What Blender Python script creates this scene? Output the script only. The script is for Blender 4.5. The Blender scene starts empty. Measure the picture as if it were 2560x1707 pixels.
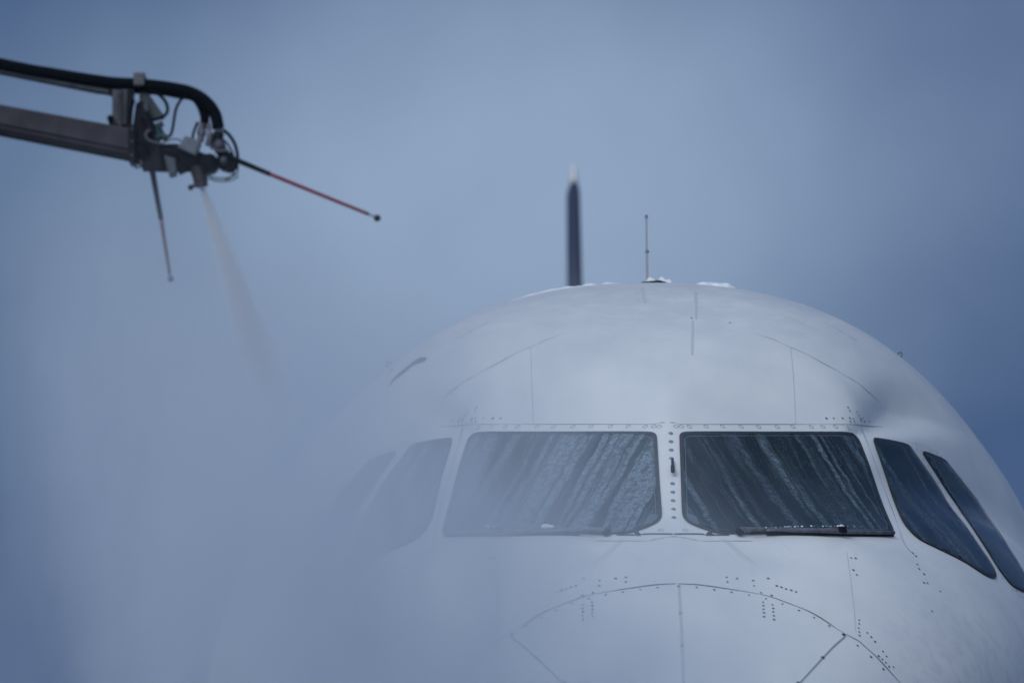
import bpy, bmesh, math, random
import numpy as np
from mathutils import Vector, Matrix, noise as mnoise
from mathutils.bvhtree import BVHTree
from mathutils.geometry import delaunay_2d_cdt
random.seed(7)
S = bpy.context.scene
COL = S.collection

# ------------------------------------------------------------------ camera
cam = bpy.data.cameras.new('camera'); camo = bpy.data.objects.new('camera', cam); COL.objects.link(camo)
camo.location = (-0.765, -23.0, 1.7)
camo.rotation_euler = (math.pi / 2 + 0.1357, 0, -0.0021)
cam.lens = 195; cam.sensor_width = 36; cam.clip_start = 0.1; cam.clip_end = 2000
cam.dof.use_dof = True; cam.dof.focus_distance = 25.2; cam.dof.aperture_fstop = 3.0
S.camera = camo
S.view_settings.view_transform = 'Standard'; S.view_settings.look = 'None'
S.view_settings.exposure = -0.07; S.view_settings.gamma = 1.0
S.cycles.volume_bounces = 3
S.cycles.max_bounces = 6
S.cycles.volume_max_steps = 256

# ------------------------------------------------------------------ node helper
class NT:
    def __init__(s, tree): s.t = tree; s.n = tree.nodes; s.l = tree.links
    def new(s, kind, **kw):
        n = s.n.new(kind)
        for k, v in kw.items():
            if k.startswith('i_'): n.inputs[k[2:].replace('_', ' ')].default_value = v
            else: setattr(n, k, v)
        return n
    def link(s, a, b): s.l.new(a, b)
    def val(s, inp, v):
        if hasattr(v, 'is_linked') or isinstance(v, bpy.types.NodeSocket): s.l.new(v, inp)
        else: inp.default_value = v
    def math(s, op, a, b=0.0, c=0.0, clamp=False):
        n = s.n.new('ShaderNodeMath'); n.operation = op; n.use_clamp = clamp
        s.val(n.inputs[0], a); s.val(n.inputs[1], b); s.val(n.inputs[2], c); return n.outputs[0]
    def rng(s, v, a, b, c=0.0, d=1.0, smooth=True):
        n = s.n.new('ShaderNodeMapRange'); n.interpolation_type = 'SMOOTHSTEP' if smooth else 'LINEAR'
        s.val(n.inputs[0], v); n.inputs[1].default_value = a; n.inputs[2].default_value = b
        n.inputs[3].default_value = c; n.inputs[4].default_value = d; return n.outputs[0]
    def mix(s, f, a, b):
        n = s.n.new('ShaderNodeMix'); n.data_type = 'RGBA'
        s.val(n.inputs[0], f)
        for i, v in ((6, a), (7, b)):
            if isinstance(v, bpy.types.NodeSocket): s.l.new(v, n.inputs[i])
            else: n.inputs[i].default_value = (*v, 1)
        return n.outputs[2]
    def noise(s, vec, scale, detail=3, rough=0.5):
        n = s.n.new('ShaderNodeTexNoise'); n.inputs['Scale'].default_value = scale
        n.inputs['Detail'].default_value = detail; n.inputs['Roughness'].default_value = rough
        s.l.new(vec, n.inputs['Vector']); return n.outputs[0]

def lin(r, g, b):
    f = lambda c: (c / 255 / 12.92) if c / 255 <= 0.04045 else ((c / 255 + 0.055) / 1.055) ** 2.4
    return (f(r), f(g), f(b))

# ------------------------------------------------------------------ sky: closed winter overcast at dusk
SUN_EL, SUN_ROT = math.radians(38), math.radians(208)
W = bpy.data.worlds.new('World'); S.world = W; W.use_nodes = True
w = NT(W.node_tree); w.n.clear()
tc = w.new('ShaderNodeTexCoord'); gen = tc.outputs['Generated']
sky = w.new('ShaderNodeTexSky', sky_type='NISHITA', sun_disc=False, sun_elevation=SUN_EL, sun_rotation=SUN_ROT)
sep = w.new('ShaderNodeSeparateXYZ'); w.link(gen, sep.inputs[0])
nx = w.math('DIVIDE', sep.outputs[0], w.math('MAXIMUM', sep.outputs[1], 0.02))
nz = w.math('DIVIDE', sep.outputs[2], w.math('MAXIMUM', sep.outputs[1], 0.02))
big = w.noise(gen, 9.0, 2, 0.45)
fine = w.noise(gen, 26.0, 3, 0.5)
# one thinner, lighter stretch of cloud ahead, darker cloud on both sides of it
dx = w.math('DIVIDE', w.math('SUBTRACT', nx, -0.004), 0.088)
dz = w.math('DIVIDE', w.math('SUBTRACT', nz, 0.158), 0.085)
rr = w.math('SQRT', w.math('ADD', w.math('MULTIPLY', dx, dx), w.math('MULTIPLY', dz, dz)))
blob = w.rng(rr, 0.15, 1.25, 1.0, 0.0)
f = w.math('ADD', w.math('MULTIPLY', blob, 0.85), w.math('MULTIPLY', w.math('SUBTRACT', big, 0.5), 0.9), clamp=False)
f = w.math('ADD', f, w.math('MULTIPLY', w.math('SUBTRACT', fine, 0.5), 0.35), clamp=True)
cloud = w.mix(f, lin(49, 77, 121), lin(146, 169, 196))
tint = w.rng(w.noise(gen, 14.0, 2, 0.5), 0.35, 0.7)
cloud = w.mix(w.math('MULTIPLY', tint, 0.3), cloud, w.mix(f, lin(68, 84, 134), lin(150, 166, 200)))
high = w.rng(sep.outputs[2], 0.35, 0.9)
cloud = w.mix(high, cloud, lin(112, 136, 172))
vd = w.new('ShaderNodeVectorMath', operation='DOT_PRODUCT'); w.link(gen, vd.inputs[0]); vd.inputs[1].default_value = (-0.42, -0.73, 0.54)
back = w.rng(vd.outputs['Value'], -0.1, 0.75)
cloud = w.mix(w.math('MULTIPLY', back, 0.8), cloud, lin(146, 161, 180))
lobe = w.math('POWER', w.math('MAXIMUM', vd.outputs['Value'], 0.0), 3.0)   # brightest part of the overcast, round the hidden sun
el = w.math('ADD', w.rng(sep.outputs[2], 0.2, 1.0, 1.08, 1.15), w.math('MULTIPLY', lobe, 1.9))
bgc = w.new('ShaderNodeBackground'); w.link(cloud, bgc.inputs[0]); w.link(el, bgc.inputs[1])
bgn = w.new('ShaderNodeBackground', i_Strength=0.06); w.link(sky.outputs[0], bgn.inputs[0])
ms = w.new('ShaderNodeMixShader'); ms.inputs[0].default_value = 0.9
w.link(bgn.outputs[0], ms.inputs[1]); w.link(bgc.outputs[0], ms.inputs[2])
wo = w.new('ShaderNodeOutputWorld'); w.link(ms.outputs[0], wo.inputs[0])

# ------------------------------------------------------------------ sun behind the overcast
sl = bpy.data.lights.new('sun', 'SUN'); sl.energy = 1.15; sl.angle = math.radians(35); sl.color = (1.0, 0.985, 0.94)
so = bpy.data.objects.new('sun', sl); COL.objects.link(so)
# the light comes from behind the camera, a little to its left
az = SUN_ROT
dirv = Vector((math.sin(az) * math.cos(SUN_EL), math.cos(az) * math.cos(SUN_EL), math.sin(SUN_EL)))
so.rotation_euler = dirv.to_track_quat('Z', 'Y').to_euler()

# ------------------------------------------------------------------ materials
def mat(name, col, rough=0.5, metal=0.0, coat=0.0, spec=0.5, var=0.0, vscale=8.0, bump=0.0, bscale=20.0):
    m = bpy.data.materials.new(name); m.use_nodes = True
    t = NT(m.node_tree); b = m.node_tree.nodes['Principled BSDF']
    b.inputs['Roughness'].default_value = rough; b.inputs['Metallic'].default_value = metal
    b.inputs['Coat Weight'].default_value = coat; b.inputs['Specular IOR Level'].default_value = spec
    g = t.new('ShaderNodeTexCoord').outputs['Object']
    if var:
        n = t.noise(g, vscale, 4, 0.55)
        t.link(t.mix(t.rng(n, 0.3, 0.7), [c * (1 - var) for c in col], [min(1, c * (1 + var)) for c in col]), b.inputs['Base Color'])
    else: b.inputs['Base Color'].default_value = (*col, 1)
    if bump:
        bn = t.new('ShaderNodeBump', i_Strength=bump, i_Distance=0.004)
        t.link(t.noise(g, bscale, 3), bn.inputs['Height']); t.link(bn.outputs[0], b.inputs['Normal'])
    return m

def paint_material():
    m = bpy.data.materials.new('white_aircraft_paint'); m.use_nodes = True
    t = NT(m.node_tree); b = m.node_tree.nodes['Principled BSDF']
    g = t.new('ShaderNodeTexCoord').outputs['Object']
    sp = t.new('ShaderNodeSeparateXYZ'); t.link(g, sp.inputs[0])
    X, Y, Z = sp.outputs
    n1 = t.noise(g, 2.2, 3, 0.5); n2 = t.noise(g, 9.0, 6, 0.62); n3 = t.noise(g, 60.0, 3, 0.6)
    base = t.mix(t.rng(n1, 0.3, 0.7), (0.68, 0.69, 0.70), (0.76, 0.76, 0.75))
    # thin grime: smears and specks carried aft and down
    mp = t.new('ShaderNodeMapping'); mp.inputs['Scale'].default_value = (9, 2.0, 2.5); t.link(g, mp.inputs[0])
    smear = t.noise(mp.outputs[0], 2.0, 5, 0.6)
    base = t.mix(t.math('MULTIPLY', t.rng(smear, 0.52, 0.78), 0.16), base, (0.50, 0.52, 0.56))
    base = t.mix(t.math('MULTIPLY', t.rng(n3, 0.66, 0.74), 0.25), base, (0.42, 0.44, 0.48))
    low = t.math('MULTIPLY', t.rng(Z, 0.45, -0.2), t.rng(t.math('ABSOLUTE', X), 0.5, 1.3))
    mott = t.rng(t.noise(g, 13.0, 5, 0.7), 0.45, 0.62)
    base = t.mix(t.math('MULTIPLY', t.math('MULTIPLY', mott, low), 0.35), base, (0.50, 0.50, 0.54))
    # fluid runs below the inboard wiper ends
    cb = t.new('ShaderNodeCombineXYZ'); t.link(t.math('MULTIPLY', t.math('ADD', t.math('ABSOLUTE', X), t.math('MULTIPLY', Z, 0.9)), 16.0), cb.inputs[0]); t.link(t.math('MULTIPLY', Z, 1.5), cb.inputs[1])
    run = t.math('MULTIPLY', t.rng(t.noise(cb.outputs[0], 1.0, 3, 0.6), 0.5, 0.66), t.math('MULTIPLY', t.rng(Z, 0.14, 0.27), t.rng(Z, 0.345, 0.30)))
    run = t.math('MULTIPLY', run, t.math('MULTIPLY', t.rng(t.math('ABSOLUTE', X), 0.10, 0.18), t.rng(t.math('ABSOLUTE', X), 0.62, 0.36)))
    run = t.math('MULTIPLY', run, t.rng(Y, 3.0, 2.6))
    base = t.mix(t.math('MULTIPLY', run, 0.45), base, (0.40, 0.43, 0.48))
    t.link(base, b.inputs['Base Color'])
    # frost and half-melted ice on the shoulder and under the windscreen: rougher, bumpier
    ice = t.rng(n2, 0.48, 0.66)
    t.link(t.math('ADD', t.math('MULTIPLY', ice, 0.12), 0.36), b.inputs['Roughness'])
    bn = t.new('ShaderNodeBump', i_Strength=0.3, i_Distance=0.005)
    h = t.math('ADD', t.math('MULTIPLY', n2, 0.35), t.math('MULTIPLY', t.noise(g, 34.0, 4, 0.6), 0.12))
    h = t.math('MULTIPLY', h, t.math('MULTIPLY', t.rng(Z, 0.9, -0.1, 0.02, 1.5), t.rng(t.math('ABSOLUTE', X), 0.1, 1.0, 0.45, 1.6)))
    t.link(h, bn.inputs['Height']); t.link(bn.outputs[0], b.inputs['Normal'])
    b.inputs['Coat Weight'].default_value = 0.25; b.inputs['Coat Roughness'].default_value = 0.25
    return m

def glass_material(name, film, slope, even=False):
    """near-black cockpit glass under running fluid: streaks run down and outboard, beads stand between them"""
    m = bpy.data.materials.new(name); m.use_nodes = True
    t = NT(m.node_tree); b = m.node_tree.nodes['Principled BSDF']
    g = t.new('ShaderNodeTexCoord').outputs['Object']
    sp = t.new('ShaderNodeSeparateXYZ'); t.link(g, sp.inputs[0])
    ax = t.math('ABSOLUTE', sp.outputs[0]); z = sp.outputs[2]
    wob = t.math('MULTIPLY', t.math('SUBTRACT', t.noise(g, 7.0, 3), 0.5), 0.05)
    a = t.math('ADD', t.math('ADD', ax, t.math('MULTIPLY', z, slope)), wob)
    side = t.math('MULTIPLY', t.math('SIGN', sp.outputs[0]), 3.1)
    def streak(ka, kz, det, seed):
        cb = t.new('ShaderNodeCombineXYZ')
        t.link(t.math('MULTIPLY', a, ka), cb.inputs[0]); t.link(t.math('MULTIPLY', z, kz), cb.inputs[1])
        t.link(t.math('ADD', side, seed), cb.inputs[2]); return t.noise(cb.outputs[0], 1.0, det, 0.6)
    left = t.math('LESS_THAN', sp.outputs[0], 0.0)
    s1 = t.math('MAXIMUM', t.rng(t.math('ADD', streak(26, 0.9, 1.5, 0.0), t.math('MULTIPLY', left, 0.05)), 0.50, 0.68),
                t.rng(t.math('ADD', streak(11, 0.6, 2, 21.0), t.math('MULTIPLY', left, 0.08)), 0.52, 0.70))
    s1 = t.math('MULTIPLY', s1, t.rng(t.math('ADD', t.math('ADD', streak(2.6, 0.5, 1, 33.0), t.math('MULTIPLY', left, 0.15)), 0.12 if even else t.rng(a, 0.70, 1.05, 0.16, -0.07)), 0.36, 0.60, 0.22, 1.0))
    s2 = t.rng(streak(48, 3.5, 4, 5.0), 0.46, 0.68)
    s3 = t.rng(streak(5, 0.7, 1, 9.0), 0.40, 0.62)
    grain = t.rng(t.noise(g, 150.0, 4, 0.85), 0.40, 0.62)
    clump = t.rng(t.noise(g, 38.0, 4, 0.7), 0.36, 0.62)
    mask = t.math('ADD', t.math('MULTIPLY', s1, t.math('ADD', 0.25, t.math('MULTIPLY', clump, 0.65))), t.math('MULTIPLY', t.math('MULTIPLY', s2, s3), 0.16))
    mask = t.math('MULTIPLY', mask, t.math('MULTIPLY', t.math('ADD', t.math('MULTIPLY', grain, 0.85), 0.18), t.math('ADD', 1.0, t.math('MULTIPLY', left, 0.45))), clamp=True)
    beads = []
    for sc_, thr in ((62.0, 0.16), (110.0, 0.20)):
        vo = t.new('ShaderNodeTexVoronoi', i_Scale=sc_); t.link(g, vo.inputs['Vector'])
        beads.append(t.math('MULTIPLY', t.rng(vo.outputs['Distance'], thr, thr * 0.4), t.rng(t.noise(g, sc_ * 0.16, 3), 0.46, 0.60)))
    bead = t.math('MAXIMUM', beads[0], beads[1])
    tealy = t.mix(t.rng(t.noise(g, 3.0, 2), 0.35, 0.65), (0.004, 0.009, 0.019), (0.007, 0.017, 0.021))
    col = t.mix(t.math('MULTIPLY', mask, film), tealy, (0.27, 0.36, 0.43))
    col = t.mix(t.math('MULTIPLY', bead, 0.62 * film), col, (0.34, 0.44, 0.50))
    t.link(col, b.inputs['Base Color'])
    t.link(t.math('ADD', t.math('MULTIPLY', mask, 0.35), 0.10), b.inputs['Roughness'])
    bn = t.new('ShaderNodeBump', i_Strength=0.25, i_Distance=0.003)
    t.link(t.math('ADD', mask, bead), bn.inputs['Height']); t.link(bn.outputs[0], b.inputs['Normal'])
    b.inputs['IOR'].default_value = 1.42; b.inputs['Specular IOR Level'].default_value = 0.16
    return m

M = dict(
    paint=paint_material(),
    glass=glass_material('windscreen_glass', 0.9, 0.50), side_glass=glass_material('side_glass', 0.62, 0.62, True),
    seal=mat('dark_rubber_seal', (0.022, 0.024, 0.03), 0.6, var=0.4, vscale=90, bump=0.4, bscale=150),
    seam=mat('dark_panel_gap', (0.05, 0.055, 0.07), 0.7), seam_mid=mat('grey_panel_gap', (0.22, 0.24, 0.28), 0.7),
    seam_soft=mat('faint_panel_gap', (0.50, 0.52, 0.56), 0.6),
    streak=mat('grey_run_mark', (0.52, 0.55, 0.58), 0.5),
    rivet=mat('dark_rivet', (0.05, 0.055, 0.07), 0.5), rivet_soft=mat('grey_rivet', (0.33, 0.35, 0.4), 0.5),
    bolt=mat('grey_bolt', (0.20, 0.23, 0.27), 0.45, 0.3, var=0.4, vscale=160),
    head=mat('painted_screw', (0.56, 0.59, 0.62), 0.4),
    black=mat('black_metal', (0.004, 0.006, 0.010), 0.6, spec=0.05, bump=0.3, bscale=90),
    wiper=mat('wiper_metal', (0.13, 0.13, 0.155), 0.5, 0.3, var=0.4, vscale=30),
    hose=mat('black_rubber_hose', (0.004, 0.006, 0.010), 0.7, spec=0.02),
    boom=mat('weathered_boom_paint', (0.042, 0.039, 0.050), 0.6, spec=0.2, var=0.25, vscale=14),
    boomdark=mat('boom_dark_flange', (0.010, 0.011, 0.017), 0.6, spec=0.1, var=0.3, vscale=18),
    bracket=mat('grey_bracket', (0.055, 0.064, 0.078), 0.5, 0.2, spec=0.3, var=0.25, vscale=20),
    boxm=mat('pale_valve_box', (0.10, 0.12, 0.145), 0.5, var=0.2, vscale=30),
    clamp=mat('clamp_grey', (0.09, 0.09, 0.11), 0.5, 0.2),
    teal=mat('teal_valve_paint', (0.008, 0.035, 0.042), 0.45),
    rust=mat('brown_nozzle_metal', (0.035, 0.024, 0.03), 0.5, 0.4),
    red=mat('red_rod_paint', (0.19, 0.006, 0.026), 0.5, spec=0.2),
    pinkgrey=mat('misted_rod_paint', (0.13, 0.06, 0.085), 0.5),  # red rod greyed in its colour to imitate the veil of mist
    fin=mat('navy_fin_paint', (0.038, 0.050, 0.095), 0.6, spec=0.1), white=mat('white_tip_paint', (0.8, 0.8, 0.78), 0.4),
    snow=mat('snow', (0.74, 0.76, 0.79), 0.8, bump=0.8, bscale=60),
    corner=mat('inner_corner_panel', (0.085, 0.12, 0.16), 0.35),
    ant=mat('antenna_paint', (0.42, 0.38, 0.40), 0.5),
)

# ------------------------------------------------------------------ object helpers
def link(name, me, m, parent=None, smooth=True):
    o = bpy.data.objects.new(name, me); COL.objects.link(o)
    if m: me.materials.append(m)
    if smooth: me.shade_smooth()
    if parent: o.parent = parent
    return o
def from_py(name, v, f, m, parent=None, smooth=True):
    me = bpy.data.meshes.new(name); me.from_pydata([tuple(p) for p in v], [], f); me.update()
    return link(name, me, m, parent, smooth)
def tag(o, **k):
    for a, b in k.items(): o[a] = b
    return o
def smooth_path(pts, n=6):
    """Catmull-Rom through pts"""
    P = [Vector(p) for p in pts]
    if len(P) < 3: return [P[0].lerp(P[-1], i / (n * 2)) for i in range(n * 2 + 1)]
    Q = [P[0] * 2 - P[1]] + P + [P[-1] * 2 - P[-2]]; out = []
    for i in range(1, len(Q) - 2):
        a, b, c, d = Q[i - 1:i + 3]
        for k in range(n):
            u = k / n
            out.append(0.5 * ((2 * b) + (c - a) * u + (2 * a - 5 * b + 4 * c - d) * u * u + (3 * b - a - 3 * c + d) * u ** 3))
    out.append(P[-1]); return out
def tube_geo(path, rad, seg=10, V=None, Fc=None):
    V = [] if V is None else V; Fc = [] if Fc is None else Fc
    base = len(V); n = len(path); up = Vector((0, 1, 0.03)); prev = None
    for i, p in enumerate(path):
        d = (path[min(i + 1, n - 1)] - path[max(i - 1, 0)]).normalized()
        a = d.cross(up if prev is None else prev)
        if a.length < 1e-5: a = d.cross(Vector((1, 0, 0)))
        a.normalize(); b = a.cross(d).normalized(); prev = b
        r = rad(i / (n - 1)) if callable(rad) else rad
        for k in range(seg):
            t = 2 * math.pi * k / seg; V.append(p + a * (r * math.cos(t)) + b * (r * math.sin(t)))
    for i in range(n - 1):
        for k in range(seg):
            k2 = (k + 1) % seg
            Fc.append((base + i * seg + k, base + i * seg + k2, base + (i + 1) * seg + k2, base + (i + 1) * seg + k))
    Fc.append(tuple(base + k for k in range(seg))[::-1]); Fc.append(tuple(base + (n - 1) * seg + k for k in range(seg)))
    return V, Fc
def tube(name, pts, rad, m, parent, n=6, seg=12):
    v, f = tube_geo(smooth_path(pts, n), rad, seg); return from_py(name, v, f, m, parent)
def prism(name, outline, y0, y1, m, parent, bev=0.004):
    """outline in (x, z), extruded from y0 to y1, edges bevelled"""
    bm = bmesh.new(); a = [bm.verts.new((x, y0, z)) for x, z in outline]; b = [bm.verts.new((x, y1, z)) for x, z in outline]
    bm.faces.new(a); bm.faces.new(b[::-1]); n = len(a)
    for i in range(n): bm.faces.new((a[i], b[i], b[(i + 1) % n], a[(i + 1) % n]))
    bmesh.ops.recalc_face_normals(bm, faces=bm.faces)
    bmesh.ops.bevel(bm, geom=list(bm.edges), offset=bev, segments=2, affect='EDGES', profile=0.6)
    me = bpy.data.meshes.new(name); bm.to_mesh(me); bm.free(); return link(name, me, m, parent, smooth=False)
def ball(name, c, r, m, parent, sx=1, sy=1, sz=1):
    bm = bmesh.new(); bmesh.ops.create_uvsphere(bm, u_segments=20, v_segments=12, radius=r)
    for v in bm.verts: v.co = Vector((v.co.x * sx, v.co.y * sy, v.co.z * sz)) + Vector(c)
    me = bpy.data.meshes.new(name); bm.to_mesh(me); bm.free(); return link(name, me, m, parent)

# ------------------------------------------------------------------ airframe shape
# ---- airframe shape; metres; x to the right of the picture, y aft from the nose tip, z up from the fuselage axis
NL = 5.5
def smin(a, b, k):
    h = np.clip(0.5 + 0.5 * (b - a) / k, 0, 1)
    return b + (a - b) * h - k * h * (1 - h)
def smax(a, b, k): return -smin(-a, -b, k)
def gauge(x, z, w, h, zc, e=2.0):
    r = (np.abs(x / w) ** e + np.abs((z - zc) / h) ** e) ** (1 / e)
    return (r - 1) * np.sqrt(w * h)
def lower_axis(y):
    t = np.clip(y / NL, 0, 1)
    return -0.75 * (1 - t) ** 1.5
def body_f(x, y, z):
    t = np.clip(y / NL, 1e-4, 1)
    q = np.sqrt(1 - (1 - t) ** 2)
    tw = np.clip(y / 7.0, 1e-4, 1)
    w = 2.3 * np.sqrt(1 - (1 - tw) ** 2) ** 1.1
    zc = -0.75 * (1 - t) ** 1.5
    zt = -0.78 + 2.03 * q ** 1.495
    tb = np.clip(y / 5.0, 1e-4, 1)
    zb = -0.75 - 1.75 * np.sqrt(1 - (1 - tb) ** 2)
    # tail cone
    s = np.clip((y - 24.0) / 13.5, 0, 1)
    tail = 1 - 0.86 * s ** 1.7
    w = w * tail
    zb = zb + 2.9 * s ** 1.4
    h = np.where(z > zc, np.maximum(zt - zc, 0.02), np.maximum(zc - zb, 0.02))
    n = gauge(x, z, w, h, np.where(y > 24, zc + 0.72 * s, zc))
    # cabin roof
    u = np.clip(6.0 - y, 0, 9)
    rt = 2.07 - 1.07 * (u / 3.8) ** 2 - 0.25 * s
    cw = 2.3 - 0.134 * np.clip(6.5 - y, 0, 9) ** 1.566
    z0 = -0.25 * np.clip((y - 2.5) / 3.5, 0, 1)
    a1 = np.clip((y - 2.4) / 0.9, 0, 1); a2 = np.clip((5.5 - y) / 1.6, 0, 1)
    sh = a1 * a1 * (3 - 2 * a1) * a2 * a2 * (3 - 2 * a2)
    cw = cw - 0.13 * sh
    cw = np.maximum(cw, 0.3) * tail
    c = gauge(x, z, cw, (np.maximum(rt, 0.1) - z0) * np.where(y > 24, tail, 1), z0 + 1.25 * s,
              2.0 + 0.12 * np.clip((y - 3.0) / 2.0, 0, 1) + 0.55 * sh)
    ax = np.sqrt(x * x + 0.009) - 0.03
    pl = ((1.50 + 0.70 * ax + (z - 0.37) * 1.207) - y) / 1.72
    ws = smax(c, pl, 0.035)
    f = smin(n, ws, 0.10)
    # valley running outboard and up from the upper outer corner of each windscreen
    xa = np.abs(x)
    v = np.clip((z - 0.955) / 0.5, 0, 1)
    xp = 0.905 + 0.285 * (1 - (1 - v) ** 2.4)
    d = (xa - xp) / np.sqrt(1 + (1.37 * (1 - v) ** 1.4) ** 2)
    wd = np.where(d > 0, 0.045 + 0.20 * np.minimum(1, v * 2.2), 0.024 + 0.11 * np.minimum(1, v * 1.8))
    on = np.clip((y - 2.3) / 0.3, 0, 1) * np.clip((5.2 - y) / 0.8, 0, 1) * np.clip((z - 0.80) / 0.155, 0, 1)
    f = f + (0.024 + 0.075 * np.minimum(1, v * 2.5)) * (1 - v * v * (3 - 2 * v)) * np.exp(-(d / wd) ** 2) * on
    # shallow dishes in the nose under each windscreen, a soft ridge between them
    lowf = np.clip((2.9 - y) / 0.6, 0, 1)
    f = f + 0.016 * np.exp(-((xa - 0.34) / 0.22) ** 2 - ((z - 0.245) / 0.075) ** 2) * lowf
    f = f - 0.012 * np.exp(-((xa - 0.86) / 0.20) ** 2 - ((z - 0.28) / 0.07) ** 2) * lowf
    return f
def radial(y, th, n=34):
    """distance from the section axis to the skin at station y and angle th (0 = right, pi/2 = up)"""
    a = lower_axis(y) + np.where(y > 24, 1.3 * (np.clip((y - 24) / 13.5, 0, 1)) ** 1.2, 0)
    lo = np.zeros(np.broadcast(y, th).shape); hi = lo + 3.2
    for _ in range(n):
        m = (lo + hi) / 2
        f = body_f(m * np.cos(th), y, a + m * np.sin(th))
        lo = np.where(f < 0, m, lo); hi = np.where(f < 0, hi, m)
    return lo, a

# outlines, seams and fastenings of the right-hand half as front-view (x, z) in metres from the fuselage axis; boom outlines are x, height above ground
PANE_FRONT = [(0.058, 0.857), (0.059, 0.869), (0.068, 0.879), (0.084, 0.884), (0.452, 0.917), (0.874, 0.958), (0.893, 0.957), (0.906, 0.944), (0.913, 0.926), (0.965, 0.723), (1.02, 0.445), (1.016, 0.429), (1.003, 0.416), (0.673, 0.376), (0.207, 0.351), (0.162, 0.366), (0.116, 0.385), (0.081, 0.403), (0.062, 0.421), (0.052, 0.446), (0.055, 0.625)]
PANE_SIDE = [(0.995, 0.952), (1.011, 0.958), (1.089, 0.964), (1.169, 0.969), (1.195, 0.962), (1.219, 0.929), (1.342, 0.783), (1.424, 0.584), (1.472, 0.453), (1.521, 0.349), (1.535, 0.297), (1.532, 0.276), (1.522, 0.264), (1.5, 0.262), (1.459, 0.273), (1.375, 0.319), (1.281, 0.355), (1.161, 0.399), (1.128, 0.427), (1.102, 0.468), (1.087, 0.505), (1.072, 0.586), (1.044, 0.739), (1.015, 0.852), (0.995, 0.932)]
PANE_AFT = [(1.264, 0.953), (1.283, 0.958), (1.395, 0.951), (1.416, 0.932), (1.513, 0.843), (1.577, 0.789), (1.649, 0.674), (1.677, 0.506), (1.732, 0.347), (1.783, 0.256), (1.781, 0.239), (1.766, 0.232), (1.698, 0.234), (1.624, 0.245), (1.593, 0.28), (1.554, 0.347), (1.493, 0.522), (1.441, 0.705), (1.349, 0.843), (1.28, 0.931)]
CORNER = [(0.057, 0.446), (0.084, 0.451), (0.107, 0.439), (0.12, 0.394), (0.097, 0.4), (0.07, 0.423)]
RING = [(-0.038, 0.92), (0.063, 0.921), (0.101, 0.923), (0.179, 0.931), (0.258, 0.938), (0.346, 0.945), (0.43, 0.952), (0.519, 0.96), (0.595, 0.969), (0.685, 0.977), (0.742, 0.983), (0.805, 0.989), (0.869, 0.992), (0.055, 0.368)]
BOLT = [(0.013, 0.882), (0.012, 0.838), (0.011, 0.793), (0.011, 0.748), (0.01, 0.616), (0.009, 0.571), (0.008, 0.526), (0.008, 0.481), (0.007, 0.435)]
PROBE = [(0.014, 0.733), (0.011, 0.652)]
SEAM_BROW = [(0.012, 0.941), (0.033, 0.94), (0.05, 0.935), (0.125, 0.937), (0.455, 0.968), (0.737, 0.996), (0.851, 1.008), (0.947, 1.029), (1.06, 1.059)]
SEAM_POST = [(0.942, 1.029), (0.956, 0.947), (0.976, 0.864), (1.005, 0.755), (1.032, 0.645), (1.052, 0.53), (1.061, 0.433), (1.068, 0.38), (1.086, 0.335), (1.118, 0.303)]
SEAM_SILL = [(-0.012, 0.333), (0.02, 0.331), (0.056, 0.324), (0.091, 0.316), (0.127, 0.31), (0.245, 0.314), (0.349, 0.317)]
COWL = [(0.003, 0.345), (0.093, 0.347), (0.139, 0.346)]
COWL2 = [(0.17, 0.343), (0.248, 0.345)]
BRACKET = [(0.16, 0.349)]
SEAM_RADOME = [(0.004, 0.082), (0.096, 0.077), (0.211, 0.06), (0.281, 0.049), (0.361, 0.035), (0.414, 0.021), (0.466, 0.001), (0.514, -0.018), (0.562, -0.038), (0.606, -0.063), (0.649, -0.092), (0.683, -0.117), (0.722, -0.142), (0.753, -0.158), (0.78, -0.172), (0.814, -0.204), (0.849, -0.235), (0.879, -0.268), (0.909, -0.302), (0.957, -0.355)]
STRAP_MID = [(0.007, 0.061), (0.007, -0.067), (0.006, -0.225), (0.004, -0.397)]
STRAP_SIDE = [(0.722, -0.147), (0.714, -0.16), (0.666, -0.205), (0.611, -0.264), (0.554, -0.327), (0.501, -0.386)]
STRAP_BOLT = [(0.715, -0.147), (0.611, -0.263), (0.495, -0.386)]
STRAP_BOLT_MID = [(0.007, 0.069), (0.007, -0.067), (0.007, -0.223)]
RIV_A = [(0.085, 0.063), (0.16, 0.053), (0.235, 0.042), (0.31, 0.03), (0.383, 0.013), (0.454, -0.01), (0.524, -0.039), (0.589, -0.071), (0.653, -0.108), (0.773, -0.195), (0.83, -0.244), (0.882, -0.297), (0.369, -0.005), (0.369, -0.022), (0.368, -0.04), (0.369, -0.057), (0.368, -0.076), (0.409, -0.016), (0.411, -0.034), (0.41, -0.051), (0.411, -0.071), (0.41, -0.089), (0.219, 0.118), (0.264, 0.113), (0.334, 0.104), (0.402, 0.118), (0.22, 0.094), (0.336, 0.077), (0.364, 0.043), (0.41, 0.031), (0.437, 0.081), (0.457, 0.075), (0.477, 0.067), (0.499, 0.061), (0.52, 0.054), (0.793, 0.252), (0.814, 0.252), (0.796, 0.188), (0.809, 0.164), (0.793, -0.069), (0.791, -0.087), (0.786, -0.109), (0.787, -0.128), (0.787, -0.145), (0.824, -0.129), (0.84, -0.148), (0.856, -0.169), (0.888, -0.213), (0.902, -0.235), (0.866, -0.237), (0.881, -0.251), (0.896, -0.265), (0.91, -0.283), (0.931, -0.283), (1.102, 0.321), (1.115, 0.304), (1.114, 0.258), (1.119, 0.234), (1.14, 0.209), (1.132, 0.161), (1.149, 0.162), (1.208, 0.128), (1.15, 0.015)]
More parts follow.
